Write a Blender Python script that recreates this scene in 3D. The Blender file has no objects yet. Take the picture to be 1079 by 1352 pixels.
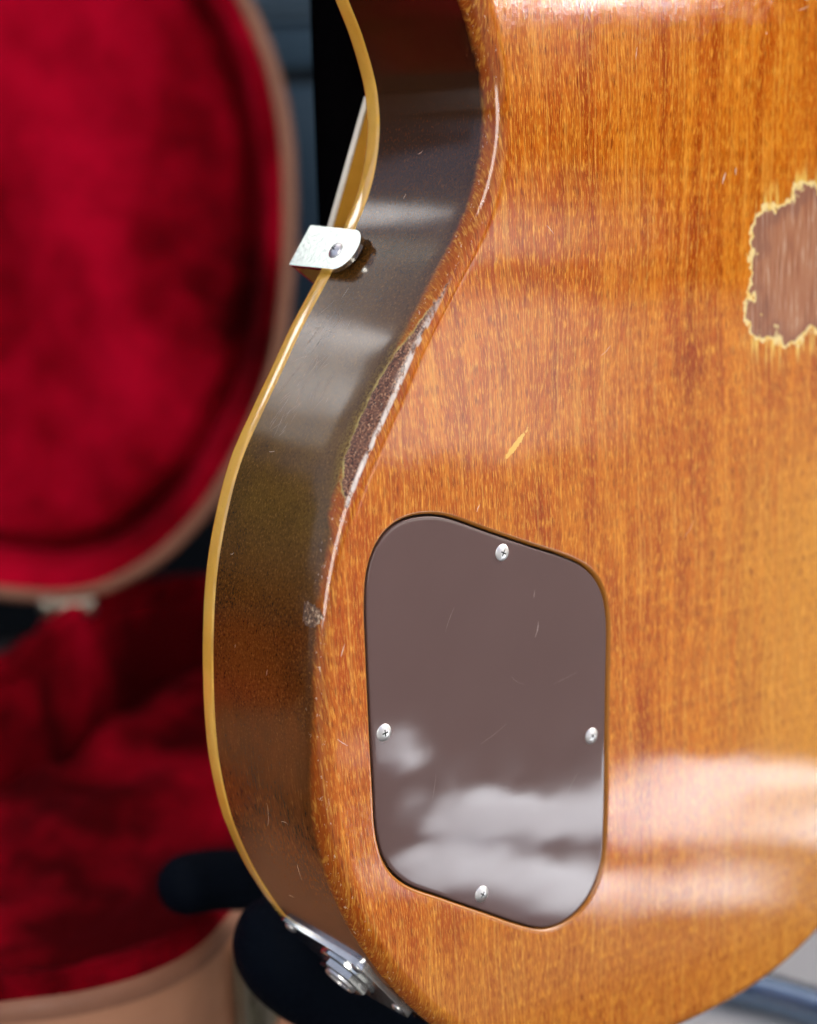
import bpy, bmesh, math, random
import numpy as np
from math import sin, cos, radians as R, pi
from mathutils import Vector, noise
random.seed(7)
scn = bpy.context.scene
COL = scn.collection
MM = 0.001

# ------------------------------------------------------------------ camera
cam_d = bpy.data.cameras.new("camera"); cam = bpy.data.objects.new("camera", cam_d); COL.objects.link(cam)
scn.camera = cam
YAW, PIT, ROL, DIST = R(37.2), R(11.7), R(-1.6), 374.5
fw = Vector((sin(YAW)*cos(PIT), cos(YAW)*cos(PIT), -sin(PIT)))
rt0 = Vector((cos(YAW), -sin(YAW), 0)); up0 = rt0.cross(fw)
rt = rt0*cos(ROL) + up0*sin(ROL); up = up0*cos(ROL) - rt0*sin(ROL)
CP = -DIST*fw                                   # millimetres, the guitar's back is the plane y = 0
from mathutils import Matrix
m = Matrix.Identity(4)
for i in range(3):
    m[i][0], m[i][1], m[i][2], m[i][3] = rt[i], up[i], -fw[i], CP[i]*MM
cam.matrix_world = m
cam_d.sensor_fit = 'HORIZONTAL'; cam_d.sensor_width = 36; cam_d.lens = 2190/1079*36
cam_d.clip_start = 0.02; cam_d.clip_end = 500
cam_d.dof.use_dof = True; cam_d.dof.focus_distance = 0.386
cam_d.dof.aperture_fstop = (cam_d.lens)/7.0     # a 7 mm wide pupil
# ------------------------------------------------------------------ world, sun, exposure
world = bpy.data.worlds.new("World"); scn.world = world; world.use_nodes = True
wn = world.node_tree; bgn = wn.nodes['Background']
sky = wn.nodes.new('ShaderNodeTexSky'); sky.sky_type = 'NISHITA'; sky.sun_disc = False
SUN = Vector((1, 0.12, 0.95)).normalized()
sky.sun_elevation = math.asin(SUN.z); sky.sun_rotation = math.atan2(SUN.x, SUN.y)
sky.air_density = 0.2; sky.dust_density = 9.0; sky.ozone_density = 0.0
wn.links.new(sky.outputs[0], bgn.inputs[0]); bgn.inputs[1].default_value = 0.10
sl = bpy.data.lights.new("sun", 'SUN'); sl.energy = 5.0; sl.angle = R(0.5); sl.color = (1, .96, .90)
so = bpy.data.objects.new("sun", sl); COL.objects.link(so)
so.rotation_euler = SUN.to_track_quat('Z', 'Y').to_euler()
scn.view_settings.view_transform = 'Standard'; scn.view_settings.look = 'None'
scn.view_settings.exposure = 2.55; scn.view_settings.gamma = 1

# ------------------------------------------------------------------ helpers
def tag(o, label=None, cat=None, group=None, kind=None):
    if label: o['label'] = label
    if cat: o['category'] = cat
    if group: o['group'] = group
    if kind: o['kind'] = kind
    return o
def empty(name, loc=(0, 0, 0)):
    o = bpy.data.objects.new(name, None); o.location = Vector(loc)*MM; o.empty_display_size = .02
    COL.objects.link(o); return o
def link(name, me, mat, parent=None, smooth=True):
    o = bpy.data.objects.new(name, me); COL.objects.link(o)
    for mt in (mat if isinstance(mat, (list, tuple)) else [mat]): me.materials.append(mt)
    if smooth:
        for p in me.polygons: p.use_smooth = True
    if parent: o.parent = parent; o.matrix_parent_inverse = Matrix.Translation(-parent.location)
    return o
def mesh_pd(name, verts, faces, mat, parent=None, smooth=True, sharp=None):
    me = bpy.data.meshes.new(name); me.from_pydata([tuple(Vector(v)*MM) for v in verts], [], faces)
    bm = bmesh.new(); bm.from_mesh(me); bmesh.ops.recalc_face_normals(bm, faces=bm.faces)
    if sharp:
        for e in bm.edges:
            if len(e.link_faces) == 2 and e.calc_face_angle(0) > R(sharp): e.smooth = False
    bm.to_mesh(me); bm.free()
    return link(name, me, mat, parent, smooth)
def bm_obj(name, bm, mat, parent=None, smooth=True, sharp=None):
    bmesh.ops.recalc_face_normals(bm, faces=bm.faces)
    for v in bm.verts: v.co *= MM
    if sharp:
        for e in bm.edges:
            if len(e.link_faces) == 2 and e.calc_face_angle(0) > R(sharp): e.smooth = False
    me = bpy.data.meshes.new(name); bm.to_mesh(me); bm.free()
    return link(name, me, mat, parent, smooth)
def box(bm, c, s, M3=None, bevel=0, seg=2):
    r = bmesh.ops.create_cube(bm, size=1); vs = r['verts']
    for v in vs:
        p = Vector((v.co.x*s[0], v.co.y*s[1], v.co.z*s[2])); v.co = (M3 @ p if M3 else p) + Vector(c)
    if bevel:
        es = list({e for v in vs for e in v.link_edges})
        bmesh.ops.bevel(bm, geom=es, offset=bevel, segments=seg, profile=.5, affect='EDGES')
def spline(pts, n=10, closed=True):
    out = []; L = len(pts)
    for i in range(L if closed else L-1):
        a = Vector(pts[(i-1) % L] if closed or i > 0 else pts[0]); b = Vector(pts[i]); c = Vector(pts[(i+1) % L])
        d = Vector(pts[(i+2) % L] if closed or i+2 < L else pts[-1])
        # centripetal-like Catmull-Rom
        t01 = max((b-a).length, 1e-4)**.5; t12 = max((c-b).length, 1e-4)**.5; t23 = max((d-c).length, 1e-4)**.5
        m1 = (c-b) + t12*((b-a)/t01 - (c-a)/(t01+t12)); m2 = (c-b) + t12*((d-c)/t23 - (d-b)/(t12+t23))
        for k in range(n):
            t = k/n
            out.append((2*t**3-3*t**2+1)*b + (t**3-2*t**2+t)*m1 + (-2*t**3+3*t**2)*c + (t**3-t**2)*m2)
    if not closed: out.append(Vector(pts[-1]))
    return out
def resample(pts, step):
    P = list(pts)+[pts[0]]; L = [0]
    for a, b in zip(P, P[1:]): L.append(L[-1]+(b-a).length)
    n = int(L[-1]/step); out = []; j = 0
    for i in range(n):
        t = L[-1]*i/n
        while L[j+1] < t: j += 1
        f = (t-L[j])/max(L[j+1]-L[j], 1e-9); out.append(P[j].lerp(P[j+1], f))
    return out
def ccw(p):
    A = sum(a.x*b.y-b.x*a.y for a, b in zip(p, p[1:]+p[:1])); return p if A > 0 else p[::-1]
def normals2(p):                                   # outward normals of a ccw loop
    out = []
    for i in range(len(p)):
        t = (p[(i+1) % len(p)]-p[i-1]).normalized(); out.append(Vector((t.y, -t.x)))
    return out
def tube(name, path, rad, mat, parent=None, seg=20, cap=True, smoothn=8, radf=None):
    P = spline(path, smoothn, False); V = []; F = []; n = len(P)
    T = [(P[min(i+1, n-1)]-P[max(i-1, 0)]).normalized() for i in range(n)]
    x = T[0].orthogonal().normalized(); rows = []
    L = [0]
    for a, b in zip(P, P[1:]): L.append(L[-1]+(b-a).length)
    for i in range(n):
        x = (x - T[i]*x.dot(T[i])).normalized(); y = T[i].cross(x)
        rr = radf(L[i], L[-1]) if radf else rad
        for k in range(seg): V.append(P[i]+(x*cos(2*pi*k/seg)+y*sin(2*pi*k/seg))*rr)
    for i in range(n-1):
        for k in range(seg):
            a = i*seg+k; b = i*seg+(k+1) % seg; F.append((a, b, b+seg, a+seg))
    F.append(tuple(range(seg))[::-1]); F.append(tuple(range((n-1)*seg, n*seg)))
    return mesh_pd(name, V, F, mat, parent, sharp=50)

# ------------------------------------------------------------------ material helpers
class NT:
    def __init__(s, name):
        s.m = bpy.data.materials.new(name); s.m.use_nodes = True; s.t = s.m.node_tree
        s.b = s.t.nodes['Principled BSDF']
    def n(s, typ, **kw):
        nd = s.t.nodes.new('ShaderNode'+typ)
        for k, v in kw.items():
            if k.startswith('_'): setattr(nd, k[1:], v)
            else:
                key = int(k[1:]) if k[0] == 'i' and k[1:].isdigit() else k.replace('__', ' ')
                s.set(nd.inputs[key], v)
        return nd
    def set(s, inp, v):
        if isinstance(v, bpy.types.NodeSocket): s.t.links.new(v, inp)
        elif isinstance(v, bpy.types.Node): s.t.links.new(v.outputs[0], inp)
        else: inp.default_value = v
    def math(s, op, a, b=0.0, c=None, clamp=False):
        nd = s.t.nodes.new('ShaderNodeMath'); nd.operation = op; nd.use_clamp = clamp
        s.set(nd.inputs[0], a); s.set(nd.inputs[1], b)
        if c is not None: s.set(nd.inputs[2], c)
        return nd.outputs[0]
    def ss(s, v, a, b, lo=0.0, hi=1.0):            # smoothstep
        nd = s.t.nodes.new('ShaderNodeMapRange'); nd.interpolation_type = 'SMOOTHSTEP'
        s.set(nd.inputs[0], v); s.set(nd.inputs[1], a); s.set(nd.inputs[2], b)
        nd.inputs[3].default_value = lo; nd.inputs[4].default_value = hi
        return nd.outputs[0]
    def mix(s, f, a, b, mode='MIX'):
        nd = s.t.nodes.new('ShaderNodeMix'); nd.data_type = 'RGBA'; nd.blend_type = mode
        for k, v in ((0, f), (6, a), (7, b)):
            if isinstance(v, tuple) and len(v) == 3: v = v+(1,)
            if k > 0 and isinstance(v, float): v = (v, v, v, 1)
            s.set(nd.inputs[k], v)
        return nd.outputs[2]
    def noise(s, vec, scale=1.0, detail=2.0, rough=.5, dist=0.0):
        nd = s.n('TexNoise', Scale=scale, Detail=detail, Roughness=rough, Distortion=dist)
        s.set(nd.inputs['Vector'], vec); return nd.outputs[0]
    def mapv(s, vec, scale=(1, 1, 1), loc=(0, 0, 0), rot=(0, 0, 0)):
        nd = s.n('Mapping'); s.set(nd.inputs[0], vec)
        nd.inputs[1].default_value = loc; nd.inputs[2].default_value = rot; nd.inputs[3].default_value = scale
        return nd.outputs[0]
    def ramp(s, f, stops, interp='LINEAR'):
        nd = s.n('ValToRGB'); s.set(nd.inputs[0], f); cr = nd.color_ramp; cr.interpolation = interp
        while len(cr.elements) < len(stops): cr.elements.new(.5)
        for e, (p, c) in zip(cr.elements, stops):
            e.position = p; e.color = tuple(c)+(1,) if isinstance(c, (tuple, list)) else (c, c, c, 1)
        return nd.outputs[0]
    def mm(s):                                      # object position in millimetres
        tc = s.n('TexCoord'); return s.mapv(tc.outputs['Object'], (1000, 1000, 1000))
    def bump(s, h, strength, dist, base=None):
        nd = s.n('Bump', Strength=strength, Distance=dist); s.set(nd.inputs['Height'], h)
        if base is not None: s.set(nd.inputs['Normal'], base)
        return nd.outputs[0]
    def out(s, col=None, rough=None, metal=None, normal=None, **kw):
        b = s.b.inputs
        if col is not None: s.set(b['Base Color'], col+(1,) if isinstance(col, tuple) else col)
        if rough is not None: s.set(b['Roughness'], rough)
        if metal is not None: s.set(b['Metallic'], metal)
        if normal is not None: s.set(b['Normal'], normal)
        for k, v in kw.items(): s.set(b[k.replace('__', ' ')], v)
        return s.m

def mat_simple(name, col, rough, metal=0.0, nscale=.3, namp=.15, bump=0.0, bscale=1.0, **kw):
    t = NT(name); p = t.mm(); f = t.noise(p, nscale, 4)
    c = t.mix(f, tuple(x*(1-namp) for x in col), tuple(min(1, x*(1+namp)) for x in col))
    f2 = t.noise(p, nscale*3, 3); r = t.ss(f2, .3, .7, rough*.8, rough*1.2)
    nm = t.bump(t.noise(p, bscale, 4), bump, .0003) if bump else None
    return t.out(c, r, metal, nm, **kw)

# ---- mahogany back and sides, one lacquered skin
def make_wood():
    t = NT('lacquered mahogany'); p = t.mm()
    sep = t.n('SeparateXYZ'); t.set(sep.inputs[0], p); X, Y, Z = sep.outputs
    uv = t.n('UVMap', _uv_map='edge'); su = t.n('SeparateXYZ'); t.set(su.inputs[0], uv.outputs[0]); V = su.outputs[1]
    # grain on the back: sheared a little towards the left edge
    wob = t.noise(t.mapv(p, (.02, .02, .012)), 1, 2)
    g = t.n('CombineXYZ'); shear = t.math('MULTIPLY', Z, t.ss(X, -30, 60, .10, .0))
    t.set(g.inputs[0], t.math('ADD', t.math('ADD', X, shear), t.math('MULTIPLY', wob, 10.0))); t.set(g.inputs[1], Y); t.set(g.inputs[2], Z)
    g = g.outputs[0]
    fleck = t.noise(t.mapv(g, (2.1, .3, .27)), 1, 3, .6)
    fleck2 = t.noise(t.mapv(g, (3.6, .5, .30), (7, 3, 1)), 1, 2, .6)
    band = t.noise(t.mapv(g, (.075, .05, .008), (3.1, 0, 0)), 1, 3, .6)
    band2 = t.noise(t.mapv(g, (.35, .1, .012), (11, 0, 0)), 1, 3, .6)
    mott = t.noise(t.mapv(g, (.17, .1, .045), (5, 0, 9)), 1, 3, .6)
    pore = t.noise(t.mapv(g, (4.5, 1, .28), (1, 2, 3)), 1, 1, .5)
    base = t.ramp(band, [(.30, (.30, .046, .002)), (.43, (.44, .088, .004)), (.55, (.50, .135, .008)), (.66, (.56, .155, .010)), (.74, (.42, .070, .002))])
    base = t.mix(t.ss(band2, .40, .62), base, t.mix(1.0, base, (.74, .55, .45), 'MULTIPLY'))
    base = t.mix(t.math('MULTIPLY', t.ss(mott, .42, .66), .42), base, (.66, .22, .018))
    base = t.mix(t.math('MULTIPLY', t.ss(mott, .5, .3), .4), base, (.33, .055, .003))
    # the right-hand board and the low end have faded to honey
    hon = t.math('MULTIPLY', t.ss(t.math('ADD', X, t.math('MULTIPLY', t.math('SUBTRACT', band2, .5), 70)), 84, 142), t.ss(Z, 25, -35))
    base = t.mix(t.math('MULTIPLY', hon, .8), base, (.58, .25, .026))
    low = t.ss(Z, -95, -125)
    base = t.mix(t.math('MULTIPLY', low, .6), base, (.40, .14, .03))
    redl = t.ss(t.math('ADD', X, t.math('MULTIPLY', mott, 16)), 14, -12)
    base = t.mix(t.math('MULTIPLY', redl, .5), base, (.42, .075, .005))
    base = t.mix(t.math('MULTIPLY', t.ss(fleck, .53, .64), .75), base, (.72, .29, .035))
    base = t.mix(t.math('MULTIPLY', t.ss(fleck2, .54, .66), .65), base, (.78, .38, .06))
    base = t.mix(t.math('MULTIPLY', t.ss(pore, .45, .36), .8), base, (.17, .03, .002))
    line = t.noise(t.mapv(g, (1.15, .3, .022), (6, 1, 2)), 1, 3, .6)
    base = t.mix(t.math('MULTIPLY', t.ss(line, .52, .68), .34), base, (.80, .42, .085))
    base = t.mix(t.math('MULTIPLY', t.ss(line, .46, .34), .35), base, (.30, .05, .004))
    base = t.mix(1.0, base, (.99, 1.02, .85), 'MULTIPLY')
    base = t.mix(t.ss(V, .8, 3.6, 0, .6), base, t.mix(t.ss(fleck2, .52, .66), (.26, .055, .006), (.50, .20, .03)))
    base = t.mix(t.ss(V, -1.4, -1.9), base, (.33, .12, .012))
    # stained side: stain plus shade painted as dark brown, end-grain specks
    spk = t.noise(t.mapv(p, (1.9, 1.7, 1.4)), 1, 3, .65)
    sb = t.noise(t.mapv(p, (.03, .05, .035), (2, 5, 1)), 1, 3, .6)
    sbase = t.ramp(t.ss(Z, -125, 125), [(0, (.17, .05, .010)), (.22, (.155, .043, .006)), (.37, (.105, .033, .004)),
                   (.5, (.125, .068, .009)), (.66, (.140, .070, .011)), (.8, (.085, .036, .008)), (1, (.028, .006, .002))])
    sbase = t.mix(t.math('MULTIPLY', t.ss(sb, .36, .72), .5), sbase, (.045, .018, .004))
    streak = t.noise(t.mapv(p, (2.5, 1.6, .16)), 1, 3, .6)
    tex = t.mix(t.ss(Z, -40, -75), spk, streak)
    sbase = t.mix(t.math('MULTIPLY', t.ss(tex, .52, .74), .38), sbase, t.mix(t.ss(Z, 40, 100), (.42, .20, .045), (.07, .025, .01)))
    sbase = t.mix(t.math('MULTIPLY', t.ss(tex, .48, .32), .5), sbase, (.025, .008, .002))
    jit = t.math('MULTIPLY', t.math('SUBTRACT', t.noise(t.mapv(p, (.6, .6, .4)), 1, 3), .5), 2.2)
    early = t.math('MULTIPLY', t.ss(Z, 4, -4), t.ss(Z, -75, -40))
    side = t.ss(t.math('ADD', t.math('ADD', V, jit), t.math('MULTIPLY', early, 2.6)), 6.0, 8.2)
    col = t.mix(side, base, sbase)
    # rubbed edge: lacquer and stain worn to bare wood along the back corner
    vb = t.n('FloatCurve'); cm = vb.mapping.curves[0]
    pts = [(0, 0), (.17, 0), (.22, .30), (.30, .62), (.42, .86), (.54, .80), (.66, .52), (.78, .30), (.90, .17), (1, .0)]
    while len(cm.points) < len(pts): cm.points.new(.5, .5)
    for q, (a, b) in zip(cm.points, pts): q.location = (a, b)
    vb.mapping.update()
    t.set(vb.inputs[1], t.lin(Z, -14, 66))
    j2 = t.math('MULTIPLY', t.math('SUBTRACT', t.noise(t.mapv(p, (.5, .5, .28), (9, 1, 4)), 1, 4, .6), .5), 3.4)
    vbm = t.math('ADD', t.math('MULTIPLY', vb.outputs[0], 10.3), j2)
    dv = t.math('SUBTRACT', vbm, V)                 # > 0 inside
    vlo = t.math('ADD', 2.4, t.math('MULTIPLY', j2, .25))
    live = t.ss(vb.outputs[0], .04, .10)
    wear = t.math('MULTIPLY', t.math('MULTIPLY', t.ss(dv, -.12, .12), t.ss(V, vlo, t.math('ADD', vlo, .35))), live)
    rimy = t.math('MULTIPLY', t.math('MULTIPLY', t.ss(dv, t.ss(mott, .35, .65, -1.1, -.3), -.05), t.ss(dv, .2, .05)), t.math('MULTIPLY', live, t.ss(t.noise(p, .35, 3), .35, .55, .35, 1.0)))
    rimy2 = t.math('MULTIPLY', t.math('MULTIPLY', t.ss(dv, -4.5, -.2), t.ss(spk, .40, .62)), t.math('MULTIPLY', live, .55))
    dots = t.noise(t.mapv(p, (2.3, 2.0, 1.9), (4, 4, 4)), 1, 1, .4)
    bare = t.ramp(dots, [(.36, (.030, .013, .008)), (.47, (.12, .045, .024)), (.56, (.22, .085, .045)), (.68, (.50, .30, .17))])
    col = t.mix(t.math('MULTIPLY', rimy2, t.ss(V, 4, 7)), col, (.32, .22, .04))
    bare = t.mix(t.math('MULTIPLY', t.ss(t.noise(t.mapv(p, (.5, .5, .09), (3, 3, 3)), 1, 3, .6), .4, .65), .55), bare, (.20, .095, .055))
    col = t.mix(wear, col, bare)
    ridge_glint = t.math('MULTIPLY', t.math('MULTIPLY', t.ss(V, 2.0, 2.4), t.ss(V, 3.7, 2.9)), t.ss(vb.outputs[0], .22, .5))
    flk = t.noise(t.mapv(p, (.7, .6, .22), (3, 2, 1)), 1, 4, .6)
    col = t.mix(t.math('MULTIPLY', ridge_glint, t.ss(flk, .40, .52)), col, (.60, .53, .47))  # pale scraped lacquer, with the corner's white glint painted in
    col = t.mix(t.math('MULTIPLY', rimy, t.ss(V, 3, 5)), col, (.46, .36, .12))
    # big chip at the right edge of the picture
    def ell(cx, cz, rx, rz, extra=None):
        a = t.math('DIVIDE', t.math('SUBTRACT', X, cx), rx); b = t.math('DIVIDE', t.math('SUBTRACT', Z, cz), rz)
        d = t.math('SQRT', t.math('ADD', t.math('MULTIPLY', a, a), t.math('MULTIPLY', b, b)))
        return t.math('ADD', d, extra) if extra is not None else d
    on_back = t.ss(V, .5, 0.0)
    cj = t.math('MULTIPLY', t.math('SUBTRACT', t.noise(t.mapv(p, (.10, .2, .09), (2, 0, 5)), 1, 4, .55), .5), 1.0)
    ca_ = t.math('POWER', t.math('ABSOLUTE', t.math('DIVIDE', t.math('SUBTRACT', X, 138), 24.0)), 2.8)
    cb_ = t.math('POWER', t.math('ABSOLUTE', t.math('DIVIDE', t.math('SUBTRACT', t.math('ADD', Z, t.math('MULTIPLY', t.math('SUBTRACT', X, 138), -.12)), 48), 19.5)), 2.8)
    d = t.math('ADD', t.math('POWER', t.math('ADD', ca_, cb_), .357), cj)
    spike = t.noise(t.mapv(p, (.55, .2, .05), (1, 0, 2)), 1, 2, .5)
    bleed = t.ss(t.math('SUBTRACT', d, t.math('MULTIPLY', t.math('MULTIPLY', t.math('MULTIPLY', t.ss(spike, .46, .64), 1.8), t.math('ADD', t.ss(Z, 36, 27, .10, .50), t.ss(Z, 55, 64, 0, .38))))), 1.06, .98)
    col = t.mix(t.math('MULTIPLY', t.math('MULTIPLY', bleed, .85), on_back), col, (.80, .58, .13))
    drip = t.math('MULTIPLY', t.math('MULTIPLY', t.ss(spike, .49, .58), t.ss(d, 1.42, 1.0)), t.math('MULTIPLY', t.math('MAXIMUM', t.ss(Z, 33, 27), t.math('MULTIPLY', t.ss(Z, 60, 66), .8)), on_back))
    col = t.mix(t.math('MULTIPLY', drip, .8), col, (.80, .60, .14))
    rimc = t.math('MULTIPLY', t.math('MULTIPLY', t.ss(t.math('ADD', d, t.math('MULTIPLY', t.math('SUBTRACT', t.noise(t.mapv(p, (.8, .5, .4), (5, 5, 5)), 1, 2), .5), .14)), 1.05, 1.015), on_back), t.ss(t.noise(t.mapv(p, (.5, .5, .25)), 1, 2), .36, .5, .25, 1.0)); col = t.mix(rimc, col, (.74, .60, .27))
    chs = t.noise(t.mapv(p, (1.2, .5, .07), (0, 3, 3)), 1, 3, .6)
    chc = t.ramp(chs, [(.3, (.16, .06, .03)), (.46, (.32, .125, .06)), (.58, (.38, .18, .095)), (.7, (.62, .46, .34))])
    chc = t.mix(t.math('MULTIPLY', t.ss(t.math('SUBTRACT', d, t.math('MULTIPLY', t.ss(Z, 45, 60), -.1)), .72, 1.0), .55), chc, (.17, .07, .05))
    chip = t.math('MULTIPLY', t.ss(d, .985, .955), on_back); col = t.mix(chip, col, chc)
    # small gouge, ding on the corner, nicks
    def blob(cx, cz, rx, rz, rot, colr, js=.35, s0=1.0):
        ca, sa = cos(R(rot)), sin(R(rot))
        dx = t.math('SUBTRACT', X, cx); dz = t.math('SUBTRACT', Z, cz)
        a = t.math('DIVIDE', t.math('ADD', t.math('MULTIPLY', dx, ca), t.math('MULTIPLY', dz, sa)), rx)
        b = t.math('DIVIDE', t.math('SUBTRACT', t.math('MULTIPLY', dz, ca), t.math('MULTIPLY', dx, sa)), rz)
        dd = t.math('SQRT', t.math('ADD', t.math('MULTIPLY', a, a), t.math('MULTIPLY', b, b)))
        dd = t.math('ADD', dd, t.math('MULTIPLY', t.math('SUBTRACT', t.noise(p, .9*s0, 3), .5), js*2))
        return t.ss(dd, 1.0, .75)
    gg = t.math('MULTIPLY', blob(32.2, 11.2, 5.6, .85, 42, None, .75), on_back)
    col = t.mix(gg, col, (.72, .45, .085))
    dg = blob(-25.4, -19.9, 2.0, 2.9, 0, None, .45)
    dgv = t.math('MULTIPLY', t.math('MULTIPLY', dg, t.ss(V, 1.0, 1.4)), t.ss(V, 9.5, 9.0))
    dsp = t.noise(t.mapv(p, (1.6, 1.2, .9)), 1, 3, .7)
    col = t.mix(dgv, col, t.ramp(dsp, [(.40, (.05, .025, .015)), (.54, (.22, .12, .065)), (.66, (.78, .66, .46))]))
    # nicks scattered down the corner and scratches over the skin
    nk = t.noise(t.mapv(p, (1.1, 1.1, .5), (8, 8, 8)), 1, 3, .7)
    nick = t.math('MULTIPLY', t.math('MULTIPLY', t.ss(nk, .64, .69), t.ss(V, 1.5, 2.5)), t.ss(V, 7.5, 6))
    col = t.mix(t.math('MULTIPLY', nick, .7), col, (.75, .60, .40))
    # gloss
    bareall = t.math('MAXIMUM', t.math('MAXIMUM', wear, chip), dgv)
    smear = t.noise(t.mapv(p, (.05, .05, .03)), 1, 3, .5)
    rough = t.mix(bareall, t.math('ADD', t.ss(smear, .3, .7, .045, .08), t.math('MULTIPLY', side, .07)), t.ss(V, 3.0, 5.0, .12, .36))
    # relief: slow waviness of the lacquer, sunken grain, chipped edges
    h1 = t.noise(t.mapv(p, (.045, .045, .045)), 1, 1, .4)
    n1 = t.bump(h1, .14, .0006)
    h2 = t.math('SUBTRACT', t.math('MULTIPLY', fleck2, t.math('MULTIPLY', t.math('SUBTRACT', 1.0, side), .25)), t.math('MULTIPLY', bareall, 1.0))
    h2 = t.math('ADD', h2, t.math('MULTIPLY', bareall, t.math('MULTIPLY', dots, 1.2)))
    n2 = t.bump(h2, .35, .0002, n1)
    return t.out(col, rough, 0.0, n2, IOR=1.6)
def _lin(s, v, a, b):
    nd = s.t.nodes.new('ShaderNodeMapRange'); s.set(nd.inputs[0], v); nd.inputs[1].default_value = a; nd.inputs[2].default_value = b
    return nd.outputs[0]
NT.lin = _lin
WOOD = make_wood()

def make_binding():
    t = NT('aged cream binding'); p = t.mm()
    f = t.noise(t.mapv(p, (.2, .2, .2)), 1, 4, .6); g = t.noise(p, 1.6, 3)
    f0 = t.noise(t.mapv(p, (.05, .05, .05)), 1, 3, .6); c = t.mix(t.ss(f0, .3, .7), (.74, .385, .036), (.90, .53, .085)); sy = t.n('SeparateXYZ'); t.set(sy.inputs[0], p)
    c = t.mix(t.math('MULTIPLY', t.ss(sy.outputs[1], 44.9, 44.3), t.ss(t.noise(t.mapv(p, (.08, .08, .08)), 1, 2), .45, .7, 0, .5)), c, (.30, .14, .03)); c = t.mix(t.math('MULTIPLY', f, .3), c, (.85, .52, .12)); c = t.mix(t.math('MULTIPLY', t.ss(g, .6, .75), .3), c, (.40, .20, .04))
    return t.out(c, .07, 0.0, t.bump(f, .15, .0003), IOR=1.6, Coat__Weight=1.0, Coat__IOR=1.8, Coat__Roughness=.06, Subsurface__Weight=0.1, Subsurface__Radius=(.003, .0015, .0005), Subsurface__Scale=.5)
BINDING = make_binding()
def make_plastic():
    t = NT('brown control cover plastic'); p = t.mm()
    f = t.noise(p, .03, 3); c = t.mix(f, (.088, .050, .046), (.108, .064, .060))
    sc = t.noise(t.mapv(p, (1.4, 1, .12), (0, 0, 0), (0, R(30), 0)), 1, 2); sm = t.ss(sc, .83, .86)
    c = t.mix(t.math('MULTIPLY', sm, .5), c, (.4, .33, .3))
    h = t.noise(t.mapv(p, (.045, .045, .06), (3, 0, 0)), 1, 1)
    return t.out(c, t.ss(t.noise(p, .06, 3), .3, .7, .05, .09), 0.0, t.bump(h, .2, .0006), IOR=1.6)
PLASTIC = make_plastic()
CHROME = mat_simple('nickel plate', (.88, .92, .90), .14, 1.0, .35, .08, .06, .3)
STEEL = mat_simple('screw steel', (.92, .94, .93), .36, 1.0, .8, .08, .15, 2.0)
DARKHOLE = mat_simple('unlit cavity wood', (.03, .015, .008), .8)
SLOT = mat_simple('dark slot metal', (.05, .055, .055), .5, 1.0)  # dark metal for the cross on each screw head
FOAM = mat_simple('black foam rubber', (.0018, .0034, .007), .75, 0, .25, .3, .5, 1.2, Specular__IOR__Level=.04)
BLACKPOLE = mat_simple('black powder coat', (.0015, .0013, .0016), .6, 0, .3, .3, Specular__IOR__Level=.0)
SKYTUBE = mat_simple('sky tinted tube', (.25, .34, .46), .2, 1.0, .2, .2)  # sky reflection on the black tube painted in as blue metal
PGEDGE = mat_simple('aged white plastic', (.74, .70, .58), .2, 0, .3, .1)
PGUNDER = mat_simple('amber pickguard plastic', (.50, .25, .03), .15, 0, .3, .15)
MAPLE = mat_simple('gold maple top', (.55, .32, .08), .15, 0, .06, .2)
ROSEWOOD = mat_simple('dark rosewood', (.05, .025, .015), .4, 0, .2, .3)

def make_plush():
    t = NT('crushed red plush'); p = t.mm()
    f = t.noise(t.mapv(p, (.007, .007, .0055)), 1, 2, .4, .4); g = t.noise(p, .05, 3, .6)
    c = t.ramp(t.math('ADD', t.math('MULTIPLY', f, .75), t.math('MULTIPLY', g, .25)),
               [(.38, (.045, .0, .0010)), (.5, (.225, .0003, .007)), (.64, (.47, .002, .021))])
    n = t.bump(t.noise(p, .45, 3, .7), .6, .003)
    return t.out(c, .75, 0.0, n, Sheen__Weight=.03, Sheen__Roughness=.5, Sheen__Tint=(1, .12, .2, 1), Specular__IOR__Level=.02)
PLUSH = make_plush()
TAN = mat_simple('lit tan case covering', (.42, .20, .11), .6, 0, .05, .15, .5, .6)  # base covering, lightened to carry the stronger light falling there
TANR = mat_simple('tan case binding', (.25, .11, .062), .6, 0, .05, .15, .5, .6)
CASEDGE = mat_simple('brown case edge', (.16, .11, .085), .6, 0, .05, .2)
BRASS = mat_simple('tarnished case hardware', (.42, .40, .32), .35, 1.0, .15, .25)

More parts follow.
